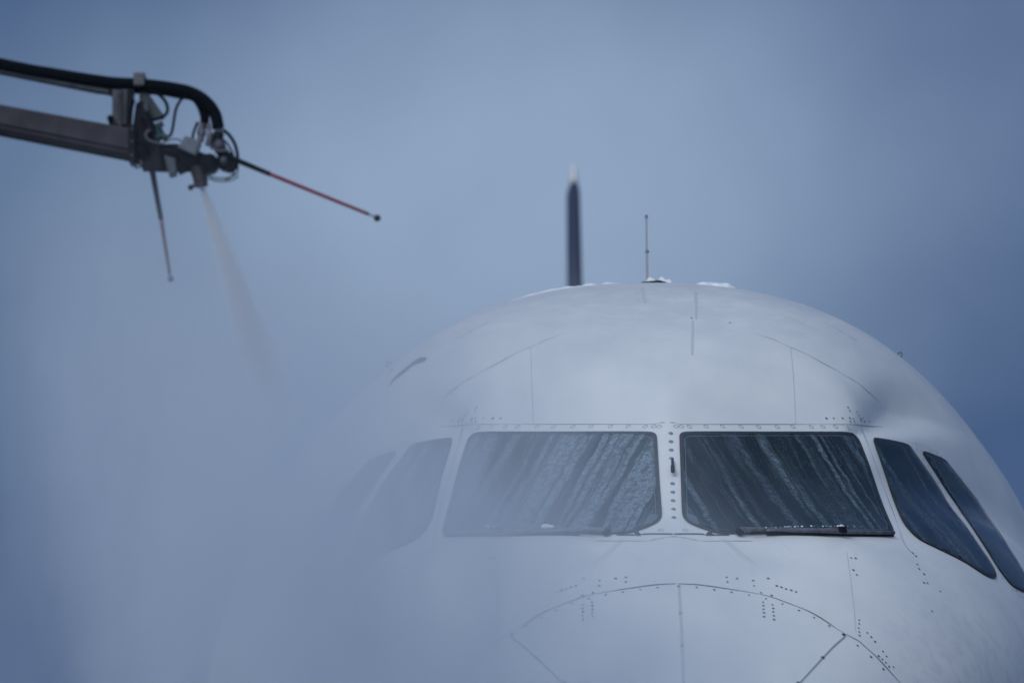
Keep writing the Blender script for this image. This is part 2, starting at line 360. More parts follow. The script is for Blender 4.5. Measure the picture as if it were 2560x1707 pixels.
RIV_B = [(0.877, 1.108), (0.885, 1.091), (0.923, 1.094), (0.933, 1.078), (0.899, 1.048), (0.941, 1.063), (0.954, 1.07), (0.944, 1.053), (0.963, 1.055), (0.882, 1.029), (0.903, 1.034), (0.993, 1.067), (0.763, 1.031), (0.799, 1.035), (0.844, 1.041), (0.881, 1.048), (0.339, 1.572), (0.157, 1.601), (0.201, 1.827)]
RIV_C = [(1.267, 0.917), (1.292, 0.888), (1.306, 0.856), (1.346, 0.813), (1.378, 0.763), (1.41, 0.709), (1.432, 0.643), (1.451, 0.573), (1.473, 0.512), (1.496, 0.451), (1.518, 0.389), (1.545, 0.333), (1.576, 0.28), (1.234, 0.995), (1.257, 0.993), (1.281, 0.992), (1.303, 0.988), (1.328, 0.986), (1.355, 0.983), (1.236, 0.962), (1.263, 0.963), (1.313, 0.976), (1.352, 0.974), (1.38, 0.967), (1.413, 0.951), (1.449, 0.914), (1.493, 0.883), (1.533, 0.844), (1.585, 0.799), (1.619, 0.747), (1.649, 0.693), (1.669, 0.633), (1.67, 0.551), (1.689, 0.489), (1.71, 0.43), (1.624, 0.223), (1.648, 0.224), (1.672, 0.224), (1.641, 0.241), (1.655, 0.205), (1.68, 0.201)]
SEAM_ROOF = [(0.457, 1.502), (0.538, 1.473), (0.576, 1.453), (0.62, 1.431), (0.689, 1.401), (0.755, 1.364), (0.816, 1.334), (0.877, 1.302), (0.921, 1.282), (0.959, 1.262), (1.011, 1.227), (1.067, 1.199)]
SEAM_PANEL = [(0.62, 1.431), (0.619, 1.335), (0.618, 1.246), (0.615, 1.119), (0.61, 0.989)]
SEAM_AFT = [(0.818, 1.664), (0.857, 1.643), (0.894, 1.623), (0.93, 1.6), (0.967, 1.578), (0.992, 1.563)]
STREAK1 = [(0.201, 1.827), (0.188, 1.705), (0.177, 1.591)]
STREAK2 = [(0.159, 1.581), (0.146, 1.443), (0.136, 1.34)]
STREAK3 = [(-0.058, 1.882), (-0.06, 1.796), (-0.058, 1.725)]
SEAM_LOW = [(0.776, 0.286), (0.777, 0.193), (0.776, 0.079), (0.775, -0.022), (0.771, -0.124)]
WIPER = [(0.294, 0.343), (0.31, 0.347), (0.494, 0.352), (0.494, 0.348), (0.759, 0.373), (1.015, 0.402)]
SNOW_CREST_L = [(-0.727, 1.802), (-0.649, 1.824), (-0.585, 1.86), (-0.521, 1.889), (-0.416, 1.959), (-0.333, 1.978), (-0.236, 1.994), (-0.152, 2.002)]
SNOW_R = [(0.28, 1.983), (0.315, 1.982), (0.352, 1.978), (0.384, 1.971), (0.428, 1.952)]
SNOW_ANT = [(-0.025, 2.004), (0.005, 2.004), (0.042, 2.003), (0.09, 2.001)]
STAIN = [(1.103, 1.191), (1.181, 1.179), (1.061, 1.069), (0.946, 0.988), (0.908, 0.955)]
LEFT_MARK = [(-1.137, 1.472), (-1.191, 1.472), (-1.238, 1.437), (-1.291, 1.404), (-1.317, 1.365)]
LEFT_LINE = [(-1.334, 1.459), (-1.311, 1.489), (-1.288, 1.509)]
LEFT_HOOK = [(-1.222, 1.547)]
PROBE_SIDE = [(1.179, 1.5)]
DRIP = [(0.163, 0.311), (0.242, 0.263), (0.289, 0.221), (0.326, 0.285), (0.354, 0.252)]
B_HOSE_TOP = [(-2.565, 5.376), (-2.37, 5.339), (-2.188, 5.302), (-2.072, 5.29), (-2.03, 5.28)]
B_HOSE_LOOP = [(-2.069, 5.287), (-2.029, 5.284), (-1.976, 5.278), (-1.924, 5.27), (-1.88, 5.26), (-1.839, 5.241), (-1.804, 5.211), (-1.782, 5.176), (-1.774, 5.143), (-1.771, 5.126)]
B_HOSE_IN = [(-2.069, 5.276), (-1.976, 5.27), (-1.918, 5.259), (-1.865, 5.25), (-1.839, 5.223), (-1.824, 5.185), (-1.822, 5.155), (-1.826, 5.137)]
B_RAIL = [(-2.565, 5.342), (-2.4, 5.312), (-2.248, 5.278), (-2.157, 5.259)]
B_BEAM = [(-2.562, 5.154), (-2.307, 5.103), (-2.082, 5.059)]
B_CORNERS = [(-2.551, 5.207), (-2.55, 5.099), (-2.071, 5.118), (-2.07, 5.004)]
B_BRACK = [(-2.149, 5.262), (-2.072, 5.265), (-2.083, 5.134), (-2.148, 5.134)]
B_GUS = [(-2.055, 5.262), (-2.022, 5.256), (-1.964, 5.173), (-1.966, 5.161), (-2.022, 5.158), (-2.054, 5.214)]
B_CLAMP = [(-2.074, 5.324), (-2.032, 5.324), (-2.034, 5.276), (-2.072, 5.276)]
B_CAB1 = [(-2.023, 5.262), (-1.987, 5.248), (-1.961, 5.223), (-1.951, 5.194), (-1.958, 5.173), (-1.981, 5.158), (-2.022, 5.149), (-2.045, 5.143)]
B_CAB2 = [(-1.885, 5.245), (-1.906, 5.226), (-1.921, 5.197), (-1.928, 5.161), (-1.933, 5.126), (-1.94, 5.102), (-1.954, 5.09)]
B_CAB3 = [(-1.753, 5.12), (-1.73, 5.099), (-1.711, 5.067), (-1.702, 5.031), (-1.702, 5.002), (-1.712, 4.978), (-1.735, 4.966)]
B_CAB4 = [(-1.7, 4.993), (-1.703, 4.966), (-1.723, 4.953), (-1.752, 4.946), (-1.787, 4.949), (-1.808, 4.957)]
B_CAB5 = [(-2.012, 5.111), (-2.024, 5.099), (-2.024, 5.084), (-2.009, 5.071), (-1.986, 5.064), (-1.96, 5.061)]
B_CAB6 = [(-2.076, 5.022), (-2.073, 4.993), (-2.058, 4.977), (-2.043, 4.987), (-2.045, 5.008)]
B_CAB7 = [(-2.069, 5.22), (-2.08, 5.179), (-2.082, 5.126), (-2.079, 5.066), (-2.073, 5.013)]
B_CAB8 = [(-1.844, 5.146), (-1.858, 5.108), (-1.861, 5.084)]
B_CAB9 = [(-1.806, 5.078), (-1.794, 5.052), (-1.765, 5.037), (-1.73, 5.04)]
B_CAB10 = [(-1.968, 5.064), (-1.945, 5.078), (-1.916, 5.081), (-1.893, 5.07)]
B_BOX1 = [(-1.887, 5.092), (-1.829, 5.071), (-1.847, 5.019), (-1.913, 5.049)]
B_BOX2 = [(-1.962, 5.022), (-1.919, 5.011), (-1.915, 4.954), (-1.941, 4.946)]
B_HEAD = [(-2.063, 5.22), (-2.028, 5.22), (-2.004, 5.137), (-1.963, 5.126), (-1.945, 5.078), (-1.893, 5.067), (-1.846, 5.04), (-1.805, 5.031), (-1.787, 4.99), (-1.828, 4.978), (-1.886, 4.981), (-1.915, 4.957), (-1.985, 4.978), (-2.032, 4.978), (-2.07, 5.013), (-2.079, 5.096)]
B_VALVE = [(-2.004, 5.137), (-1.969, 5.137), (-1.946, 5.111), (-1.957, 5.078), (-1.998, 5.078), (-2.021, 5.102)]
B_NOZ = [(-1.872, 4.987), (-1.814, 4.981), (-1.807, 4.925), (-1.848, 4.919)]
B_KNOB = [(-1.845, 4.925), (-1.867, 4.916)]
B_KNOB2 = [(-2.153, 5.155)]
B_SWIV = [(-1.759, 5.043), (-1.753, 5.002)]
B_FIT = [(-1.767, 5.129), (-1.765, 5.108), (-1.829, 5.143), (-1.832, 5.105), (-1.8, 5.114), (-1.788, 5.078)]
B_ROD1 = [(-1.773, 5.038), (-1.585, 4.958), (-1.233, 4.814), (-1.203, 4.8)]
B_ROD2 = [(-2.005, 4.976), (-1.971, 4.795), (-1.939, 4.6), (-1.935, 4.583)]
SPRAY = [(-1.831, 4.925), (-1.553, 4.153)]
SPRAYW = [(-1.828, 4.87), (-1.792, 4.87), (-1.704, 4.496), (-1.619, 4.496), (-1.631, 4.21), (-1.483, 4.21)]
FIN = [(0.015, 11.403), (0.015, 10.278), (-0.036, 11.403), (0.065, 11.403), (-0.038, 10.278), (0.108, 10.278), (0.009, 11.59)]
ANT = [(-0.001, 6.274), (0.001, 6.077), (0.003, 5.931)]
# ================================================================== ground
AX = 3.83
gm = bpy.data.materials.new('wet_snowy_apron'); gm.use_nodes = True
t = NT(gm.node_tree); b = gm.node_tree.nodes['Principled BSDF']; g = t.new('ShaderNodeTexCoord').outputs['Object']
t.link(t.mix(t.rng(t.noise(g, 0.25, 6, 0.6), 0.42, 0.6), (0.04, 0.045, 0.05), (0.20, 0.22, 0.25)), b.inputs['Base Color'])
b.inputs['Roughness'].default_value = 0.6
ground = from_py('ground', [(-600, -300, 0), (600, -300, 0), (600, 900, 0), (-600, 900, 0)], [(0, 1, 2, 3)], gm, smooth=False)
tag(ground, kind='structure')

# ================================================================== airliner
plane = bpy.data.objects.new('airliner', None); COL.objects.link(plane); plane.location = (0, 0, AX)
tag(plane, label='white jet airliner seen nose-on with dark cockpit windows, half veiled by spray mist', category='airplane')

ys = np.concatenate([[0.003, 0.01, 0.025, 0.045, 0.07, 0.10, 0.13, 0.16], np.arange(0.2, 7.2, 0.02), np.arange(7.4, 24, 1.2), np.arange(24, 37.3, 0.6)])
half = np.concatenate([np.linspace(-math.pi / 2, -0.9, 24, endpoint=False), np.linspace(-0.9, math.pi / 2, 190)])
ths = np.concatenate([half, math.pi - half[-2:0:-1]])
YY, TT = np.meshgrid(ys, ths, indexing='ij')
RR, AA = radial(YY, TT)
PX, PZ = RR * np.cos(TT), AA + RR * np.sin(TT)
nt, ny = len(ths), len(ys)
verts = np.stack([PX, YY, PZ], -1).reshape(-1, 3)
i, j = np.meshgrid(np.arange(ny - 1), np.arange(nt), indexing='ij'); j2 = (j + 1) % nt
quads = np.stack([i * nt + j, (i + 1) * nt + j, (i + 1) * nt + j2, i * nt + j2], -1).reshape(-1, 4)
e = 1.5e-3
def grad(p):
    x, y, z = p.T
    gx = body_f(x + e, y, z) - body_f(x - e, y, z); gy = body_f(x, y + e, z) - body_f(x, y - e, z); gz = body_f(x, y, z + e) - body_f(x, y, z - e)
    q = np.stack([gx, gy, gz], -1); return q / np.maximum(np.linalg.norm(q, axis=1, keepdims=True), 1e-9)
norms = grad(verts)
def sub_mesh(name, q, m):
    used, inv = np.unique(q, return_inverse=True); inv = inv.reshape(q.shape)
    me = bpy.data.meshes.new(name); me.vertices.add(len(used)); me.vertices.foreach_set('co', verts[used].ravel().astype(np.float32))
    me.loops.add(q.size); me.loops.foreach_set('vertex_index', inv.ravel().astype(np.int32))
    me.polygons.add(len(q)); me.polygons.foreach_set('loop_start', np.arange(0, q.size, 4, dtype=np.int32))
    me.update(calc_edges=True); me.validate(); me.shade_smooth()
    me.normals_split_custom_set_from_vertices([tuple(v) for v in norms[used]])
    return link(name, me, m, plane, smooth=False)
cy = verts[quads].mean(1)
rad_mask = cy[:, 1] < 1.0 + 0.0 * cy[:, 2]
SEAM3 = None
bvh = BVHTree.FromPolygons([Vector(v) for v in verts], [tuple(int(k) for k in q) for q in quads])
def P(x, z, off=0.0):
    """point of the skin straight aft of (x, z), lifted off it by off"""
    o = Vector((x, -2, z)); h = bvh.ray_cast(o, Vector((0, 1, 0)))
    if h[0] is None: h = bvh.find_nearest(Vector((x, 5.0, z)))
    n = grad(np.array([h[0]]))[0]; n = Vector(n)
    return h[0] + n * off, n
def near(x, y, z, off=0.0):
    h = bvh.find_nearest(Vector((x, y, z))); n = Vector(grad(np.array([h[0]]))[0]); return h[0] + n * off, n
mir = lambda L: [(-x, z) for x, z in L]
# the radome is what lies ahead of the plane through its seam
sm = np.array([P(x, z)[0] for x, z in SEAM_RADOME])
A = np.stack([np.ones(len(sm)), sm[:, 0] ** 2, sm[:, 2]], -1); cf = np.linalg.lstsq(A, sm[:, 1], rcond=None)[0]
rad_mask = cy[:, 1] < cf[0] + cf[1] * cy[:, 0] ** 2 + cf[2] * cy[:, 2]
fus = sub_mesh('fuselage', quads[~rad_mask], M['paint'])
radome = sub_mesh('radome', quads[rad_mask], M['paint'])

def ribbon(pts, width, off=0.0015, n=5, dense=0.03, closed=False, V=None, Fc=None, wfun=None):
    """thin strip lying on the skin along (x, z) points"""
    V = [] if V is None else V; Fc = [] if Fc is None else Fc
    p = [Vector((x, 0, z)) for x, z in pts]
    path = smooth_path(p, n) if not closed else None
    if closed:
        path = []
        for a, b in zip(p, p[1:] + p[:1]):
            k = max(1, int((b - a).length / dense)); path += [a.lerp(b, q / k) for q in range(k)]
    Q = [P(q.x, q.z, off) for q in path]; m = len(Q); base = len(V)
    for k in range(m):
        a = Q[(k - 1) % m if closed else max(k - 1, 0)][0]; c = Q[(k + 1) % m if closed else min(k + 1, m - 1)][0]
        s = (c - a).cross(Q[k][1])
        if s.length < 1e-9: s = Vector((1, 0, 0))
        s.normalize(); hw = width / 2 * (wfun(k / m) if wfun else 1)
        V.append(Q[k][0] + s * hw); V.append(Q[k][0] - s * hw)
    for k in range(m if closed else m - 1):
        a = base + 2 * k; b = base + 2 * ((k + 1) % m); Fc.append((a, b, b + 1, a + 1))
    return V, Fc
def seams(name, lists, width, m, off=0.0015, both=True, wfun=None, parent=None):
    for L in lists:
        for q in ((L, mir(L)) if both else (L,)):
            V, Fc = ribbon(q, width, off, wfun=wfun); from_py(name, V, Fc, m, parent or plane)
def disc_geo(x, z, r, off, V, Fc, seg=10, inner=0.0, h=0.0):
    c, n = P(x, z, off); a = n.cross(Vector((0, 0, 1))).normalized(); b = n.cross(a)
    base = len(V)
    for k in range(seg):
        q = 2 * math.pi * k / seg; V.append(c + (a * math.cos(q) + b * math.sin(q)) * r)
    if inner > 0:
        for k in range(seg):
            q = 2 * math.pi * k / seg; V.append(c + n * h + (a * math.cos(q) + b * math.sin(q)) * inner)
        for k in range(seg): Fc.append((base + k, base + (k + 1) % seg, base + seg + (k + 1) % seg, base + seg + k))
        if h > 0: Fc.append(tuple(base + seg + k for k in range(seg)))
    else: Fc.append(tuple(base + k for k in range(seg)))
def ring_pts(x, z, s): return x * s, z

# ---- seams and rivets (surface pattern of the skin)
wob = lambda u: 0.75 + 0.5 * math.sin(u * 23) * math.sin(u * 7 + 1)
seams('radome_seam', [SEAM_RADOME], 0.0065, M['seam'], wfun=wob, off=0.002)
seams('panel_gap', [SEAM_BROW, SEAM_POST, SEAM_SILL], 0.0038, M['seam_mid'], wfun=wob)
taper = lambda u: wob(u) * min(1, 0.15 + 6 * u, 0.15 + 6 * (1 - u))
seams('panel_gap', [SEAM_ROOF, SEAM_AFT], 0.005, M['seam_mid'], wfun=taper)
seams('panel_gap', [SEAM_PANEL, SEAM_LOW], 0.0035, M['seam_soft'])
seams('cowl_strip', [COWL, COWL2], 0.011, M['seam'], off=0.003)
seams('lightning_strap', [STRAP_MID], 0.011, M['seam_soft'], both=False, off=0.003)
seams('lightning_strap', [STRAP_SIDE], 0.0065, M['seam_mid'], off=0.003)
seams('run_mark', [STREAK1, STREAK3], 0.016, M['streak'], both=False, off=0.002, wfun=lambda u: 1 - 0.6 * u)
seams('run_mark', [STREAK2], 0.010, M['streak'], both=False, off=0.002)
def rivets(name, L, r, m, both=True):
    V, Fc = [], []
    for x, z in L:
        for s in ((1, -1) if both else (1,)): disc_geo(x * s, z, r * random.uniform(0.8, 1.15), 0.0022, V, Fc, 8)
    return tag(from_py(name, V, Fc, m, plane, smooth=False), kind='stuff')
rivets('rivets', RIV_A, 0.0062, M['rivet'])
rivets('rivets', RIV_B[:-3], 0.0062, M['rivet'])
rivets('rivets', RIV_B[-3:], 0.007, M['rivet_soft'], False)
rivets('rivets', RIV_C, 0.0055, M['rivet_soft'])

# ---- windscreen screws, each a part
def screw(name, x, z, r, m1, m2):
    V, Fc = [], []; disc_geo(x, z, r, 0.0015, V, Fc, 16, r * 0.72, 0.003); o = from_py(name, V, Fc, m1, plane, smooth=False)
    return o
for x, z in RING:
    for s in (1, -1):
        V, Fc = [], []; disc_geo(x * s, z, 0.0125, 0.0012, V, Fc, 16, 0.0098, 0.0)
        o = from_py('screw', V, Fc, M['seam_mid'], plane, smooth=False)
for x, z in BOLT: screw('bolt', x, z, 0.0112, M['bolt'], None)
for x, z in STRAP_BOLT_MID: screw('bolt', x, z, 0.008, M['bolt'], None)
for x, z in STRAP_BOLT:
    for s in (1, -1): screw('bolt', x * s, z, 0.009, M['black'], None)

# ---- cockpit windows
def smooth_outline(L, it=1):
    for _ in range(it):
        o = []
        for a, b in zip(L, L[1:] + L[:1]):
            d = math.hypot(b[0] - a[0], b[1] - a[1])
            if d < 0.09: o += [(a[0] * .75 + b[0] * .25, a[1] * .75 + b[1] * .25), (a[0] * .25 + b[0] * .75, a[1] * .25 + b[1] * .75)]
            else: k = 0.018 / d; o += [(a[0] + (b[0] - a[0]) * k, a[1] + (b[1] - a[1]) * k), (b[0] + (a[0] - b[0]) * k, b[1] + (a[1] - b[1]) * k)]
        L = o
    return L
def inside(p, L):
    r = False
    for (x1, y1), (x2, y2) in zip(L, L[1:] + L[:1]):
        if (y1 > p[1]) != (y2 > p[1]) and p[0] < (x2 - x1) * (p[1] - y1) / (y2 - y1) + x1: r = not r
    return r
def pane(name, L, m, s, seal_w, step=0.022, off=0.004, seal_off=0.007, label=None):
    L = smooth_outline(L, 2); L = [(x * s, z) for x, z in L]
    edge = []
    for a, b in zip(L, L[1:] + L[:1]):
        d = math.hypot(b[0] - a[0], b[1] - a[1]); k = max(1, int(d / 0.02)); edge += [(a[0] + (b[0] - a[0]) * q / k, a[1] + (b[1] - a[1]) * q / k) for q in range(k)]
    xs = [p[0] for p in edge]; zs = [p[1] for p in edge]
    pts = [Vector(p) for p in edge]; ne = len(edge)
    x = min(xs) + step
    while x < max(xs):
        z = min(zs) + step
        while z < max(zs):
            if inside((x, z), edge) and min((p[0] - x) ** 2 + (p[1] - z) ** 2 for p in edge) > (0.45 * step) ** 2: pts.append(Vector((x, z)))
            z += step
        x += step
    r = delaunay_2d_cdt(pts, [(k, (k + 1) % ne) for k in range(ne)], [], 1, 1e-6)
    V = [P(p.x, p.y, off) for p in r[0]]
    Fc = [tuple(f) for f in r[2]]
    co = [v[0] for v in V]
    n0 = len(co)
    # rim going back into the skin gives the pane its thickness
    ring = [min(range(len(co)), key=lambda k: (r[0][k].x - p[0]) ** 2 + (r[0][k].y - p[1]) ** 2) for p in edge]
    for k in ring: co.append(V[k][0] - V[k][1] * 0.02)
    for k in range(ne): Fc.append((ring[k], ring[(k + 1) % ne], n0 + (k + 1) % ne, n0 + k))
    o = from_py(name, co, Fc, m, plane)
    bm = bmesh.new(); bm.from_mesh(o.data); bmesh.ops.recalc_face_normals(bm, faces=bm.faces[:]); bm.to_mesh(o.data); bm.free()
    if label: o['label'] = label
    v, f = ribbon(edge, seal_w, seal_off, closed=True)
    sl_ = from_py('seal', v, f, M['seal'], o)
    return o
pf = pane('windscreen_pane', PANE_FRONT, M['glass'], 1, 0.017)
pfl = pane('windscreen_pane', PANE_FRONT, M['glass'], -1, 0.017)
pane('side_window', PANE_SIDE, M['side_glass'], 1, 0.012)
pane('side_window', PANE_SIDE, M['side_glass'], -1, 0.012)
pane('aft_window', PANE_AFT, M['side_glass'], 1, 0.012)
pane('aft_window', PANE_AFT, M['side_glass'], -1, 0.012)
for s, par in ((1, pf), (-1, pfl)):
    # inner frame line of the windscreen and the pale patch in its lower inboard corner
    cx0 = sum(p[0] for p in PANE_FRONT) / len(PANE_FRONT); cz0 = sum(p[1] for p in PANE_FRONT) / len(PANE_FRONT)
    inn = [((x + (0.017 if x < 0.4 else -0.020)) * s, z + (0.017 if z < 0.6 else -0.017)) for x, z in smooth_outline(PANE_FRONT, 2)]
    v, f = ribbon(inn, 0.0035, 0.0052, closed=True); from_py('inner_frame', v, f, M['corner'], par)
    Lc = [(x * s, z) for x, z in CORNER]; q = [P(x, z, 0.0062)[0] for x, z in Lc]
    from_py('corner_patch', q, [tuple(range(len(q)))], M['corner'], par, smooth=False)

# ---- ice probe on the centre post
(a, na), (b_, nb) = P(*PROBE[0], 0.012), P(*PROBE[1], 0.030)
tube('ice_probe', [a, a.lerp(b_, 0.5), a.lerp(b_, 0.56), a.lerp(b_, 0.7), b_], lambda u: 0.0062 if u < 0.52 else 0.0095, M['black'], plane, n=4)
for s in (1, -1):
    x, z = BRACKET[0]; c, n = P(x * s, z, 0.008)
    prism('cowl_bracket', [(c.x - 0.02 * s, c.z - 0.012), (c.x + 0.006 * s, c.z + 0.016), (c.x + 0.014 * s, c.z + 0.004), (c.x + 0.004 * s, c.z - 0.012)], c.y - 0.02, c.y + 0.02, M['bracket'], plane, 0.003)

# ---- wipers
for s in (1, -1):
    wp = bpy.data.objects.new('wiper', None); COL.objects.link(wp); wp.parent = plane
    L = [(x * s, z) for x, z in WIPER]
    piv, n = P(*L[0], 0.02)
    ball('pivot', piv, 0.017, M['black'], wp, 1.15, 1, 1)
    a = P(*L[0], 0.030)[0]; c = P(*L[4], 0.030)[0]; d = P(*L[5], 0.022)[0]
    tube('arm', [a, a.lerp(c, 0.15), a.lerp(c, 0.5), c.lerp(a, 0.02)], lambda u: 0.0135 - 0.005 * u, M['wiper'], wp, n=8)
    rod0 = a + Vector((0.05 * s, 0, -0.010))
    tube('link_rod', [rod0, c + Vector((0, 0, -0.012))], 0.0035, M['black'], wp)
    bl = [P(x, z, 0.016)[0] + Vector((0, 0, 0.004)) for x, z in [(L[2][0] * 0.84, L[2][1] + 0.0), ((L[2][0] + L[4][0]) / 2, (L[2][1] + L[4][1]) / 2 + 0.004), L[4], L[5]]]
    tube('blade', bl, lambda u: 0.0105 - 0.002 * abs(u - 0.5), M['wiper'], wp, n=8)
    q = [p + Vector((0, -0.002, -0.014)) for p in bl]
    tube('rubber', q, 0.0045, M['black'], wp, n=8)
    cc = c
    prism('clip', [(cc.x - 0.022, cc.z - 0.012), (cc.x - 0.016, cc.z + 0.014), (cc.x + 0.018, cc.z + 0.014), (cc.x + 0.022, cc.z - 0.012)], cc.y - 0.02, cc.y + 0.015, M['black'], wp, 0.003)

# ---- antenna on the crown, small hooks on the shoulders
an = bpy.data.objects.new('blade_antenna', None); COL.objects.link(an); an.parent = plane
def blade(name, z0, z1, c0, c1, t0, t1, y0, y1, m, par, x0=0.0, x1=0.0, tip=False):
    sec = [(-0.5, 0), (-0.42, 0.55), (-0.2, 0.95), (0.0, 1.0), (0.25, 0.7), (0.5, 0.06)]
    prof = sec + [(a, -b) for a, b in sec[-2:0:-1]]; V, Fc = [], []; ln = 8
    for k in range(ln + 1):
        u = k / ln; c = c0 + (c1 - c0) * u; th_ = (t0 + (t1 - t0) * u) * (math.sqrt(max(0.02, 1 - max(0, u - 0.6) ** 2 / 0.165)) if tip else 1); yc = y0 + (y1 - y0) * u; xc = x0 + (x1 - x0) * u
        for a, b in prof: V.append((xc + b * th_ / 2, yc + a * c, z0 + (z1 - z0) * u))
    n = len(prof)
    for k in range(ln):
        for q in range(n): Fc.append((k * n + q, k * n + (q + 1) % n, (k + 1) * n + (q + 1) % n, (k + 1) * n + q))
    Fc.append(tuple(range(n))[::-1]); Fc.append(tuple(ln * n + q for q in range(n)))
    return from_py(name, V, Fc, m, par)
blade('mast', 2.03, 2.250, 0.26, 0.20, 0.0125, 0.0105, 5.60, 5.68, M['ant'], an)
blade('mast', 2.250, 2.445, 0.19, 0.12, 0.0095, 0.0085, 5.68, 5.75, M['ant'], an)
ball('collar', (0, 5.60, 2.247), 0.0095, M['bolt'], an, 1.15, 2.5, 0.75)
ball('cap', (0, 5.74, 2.452), 0.008, M['bolt'], an, 1, 5, 1.5)
prism('base_plate', [(-0.045, 2.03), (-0.035, 2.063), (0.06, 2.072), (0.13, 2.05), (0.15, 2.03)], 5.42, 5.8, M['black'], an, 0.006)
for s, x0, z0 in ((1, 1.236, 1.60), (-1, 1.30, 1.56)):
    c, n = near(x0 * s, 5.1, z0, 0.0)
    tube('probe', [c - n * 0.01, c + n * 0.016, c + n * 0.026 + Vector((0.008 * s, -0.01, -0.004)), c + n * 0.018 + Vector((0.014 * s, -0.02, -0.016)), c + n * 0.004 + Vector((0.012 * s, -0.02, -0.020))], 0.0032, M['wiper'], plane)
# dark scuffs of a hinge cover and its gutter on the left shoulder
def flake(name, L, wd, m):
    q = smooth_path([P(x, z, 0.003)[0] for x, z in L], 6); V, Fc = [], []
    for k, p in enumerate(q):
        c, n = near(p.x, p.y, p.z, 0.003); d = (q[min(k + 1, len(q) - 1)] - q[max(k - 1, 0)]).normalized(); sd = d.cross(n).normalized(); ww = wd * math.sin(math.pi * min(1, 0.08 + k / len(q))) ** 0.7
        V += [c + sd * ww, c - sd * ww * 0.3]
    for k in range(len(q) - 1): Fc.append((2 * k, 2 * k + 2, 2 * k + 3, 2 * k + 1))
    return from_py(name, V, Fc, m, plane)
flake('gutter', LEFT_MARK, 0.05, M['seam'])
flake('gutter', LEFT_LINE, 0.014, M['seam'])

# ---- tail fin far behind
fin = bpy.data.objects.new('tail_fin', None); COL.objects.link(fin); fin.parent = plane
blade('fin_panel', 1.45, 7.43, 5.6, 2.0, 0.23, 0.14, 31.6, 35.6, M['fin'], fin, 0.028, 0.012)
blade('fin_tip', 7.445, 7.68, 2.0, 1.9, 0.115, 0.085, 35.62, 35.78, M['white'], fin, 0.012, 0.010, tip=True)

# ---- snow left on the crown
def snow(name, pts, r0, label, h=1.0, seed=0):
    """low uneven mound following points (x, y) over the crown"""
    P3 = smooth_path([Vector((x, y, 0)) for x, y in pts], 10); V, Fc = [], []; n = len(P3); seg = 14
    for k, p in enumerate(P3):
        d = (P3[min(k + 1, n - 1)] - P3[max(k - 1, 0)]).normalized(); sd = Vector((-d.y, d.x, 0)); u = k / (n - 1)
        env = min(1, 6 * u, 6 * (1 - u)) ** 0.6
        for q in range(seg):
            a = math.pi * q / (seg - 1); wv = math.cos(a) * r0 * 2.6 * env
            pp = p + sd * wv; hit_ = bvh.ray_cast(Vector((pp.x, pp.y, 4)), Vector((0, 0, -1)))[0]
            hh = math.sin(a) * r0 * h * env * (0.75 + 0.9 * mnoise.noise(Vector((pp.x * 22 + seed, pp.y * 22, q * 0.2))))
            V.append((pp.x, pp.y, hit_.z - 0.004 + max(0, hh)))
    for k in range(n - 1):
        for q in range(seg - 1): Fc.append((k * seg + q, k * seg + q + 1, (k + 1) * seg + q + 1, (k + 1) * seg + q))
    o = from_py(name, [(x, y, z + AX) for x, y, z in V], Fc, M['snow']); tag(o, kind='stuff', label=label); return o
snow('snow_ridge', [(-0.74, 5.0), (-0.6, 5.05), (-0.45, 5.05), (-0.3, 5.1), (-0.13, 5.1)], 0.014, 'thin line of snow along the left of the airliner crown', 1.0, 1)
snow('snow_patch', [(0.26, 5.1), (0.31, 5.15), (0.37, 5.12), (0.45, 5.1)], 0.026, 'lump of snow on the crown right of the antenna', 0.95, 5)
snow('snow_patch', [(-0.02, 5.5), (0.03, 5.52), (0.08, 5.5), (0.15, 5.5)], 0.034, 'snow heaped over the antenna foot', 1.3, 9)
def blobs(name, pts, r, label):
    V, Fc = [], []
    for x, z, k in pts:
        c, n = P(x, z, 0.03); bm = bmesh.new(); bmesh.ops.create_icosphere(bm, subdivisions=2, radius=r * k); base = len(V)
        for v in bm.verts:
            d = 1 + 0.45 * mnoise.noise(v.co * 60 + Vector((x * 9, 0, z)))
            V.append(Vector((v.co.x * 1.5, v.co.y, v.co.z * 0.9)) * d + c + Vector((0, 0, AX + 0.006)))
        Fc += [tuple(base + v.index for v in f.verts) for f in bm.faces]; bm.free()
    o = from_py(name, V, Fc, M['snow']); return tag(o, kind='stuff', label=label)
wz = lambda x: 0.362 + (x - 0.5) * 0.10
def crust(n, x0, x1, big):
    L = []
    for _ in range(n):
        k = 0.18 + 0.35 * random.random() ** 3; L.append((random.uniform(x0, x1), k))
    for c, wdt, top in big:
        for _ in range(9):
            x = random.gauss(c, wdt); L.append((x, top * random.uniform(0.4, 1.0) * math.exp(-((x - c) / wdt) ** 2 * 0.5)))
    return L
blobs('slush', [(x, wz(x) + random.uniform(-0.001, 0.002), k) for x, k in crust(15, 0.34, 1.0, [(0.76, 0.016, 1.2), (0.52, 0.03, 0.55)])], 0.0085, 'slush clinging along the wiper right of the centre post')
blobs('slush', [(-x, wz(x) + random.uniform(-0.001, 0.003), k) for x, k in crust(15, 0.34, 1.0, [(0.55, 0.022, 1.6), (0.80, 0.014, 0.9)])], 0.0095, 'slush clinging along the wiper left of the centre post')

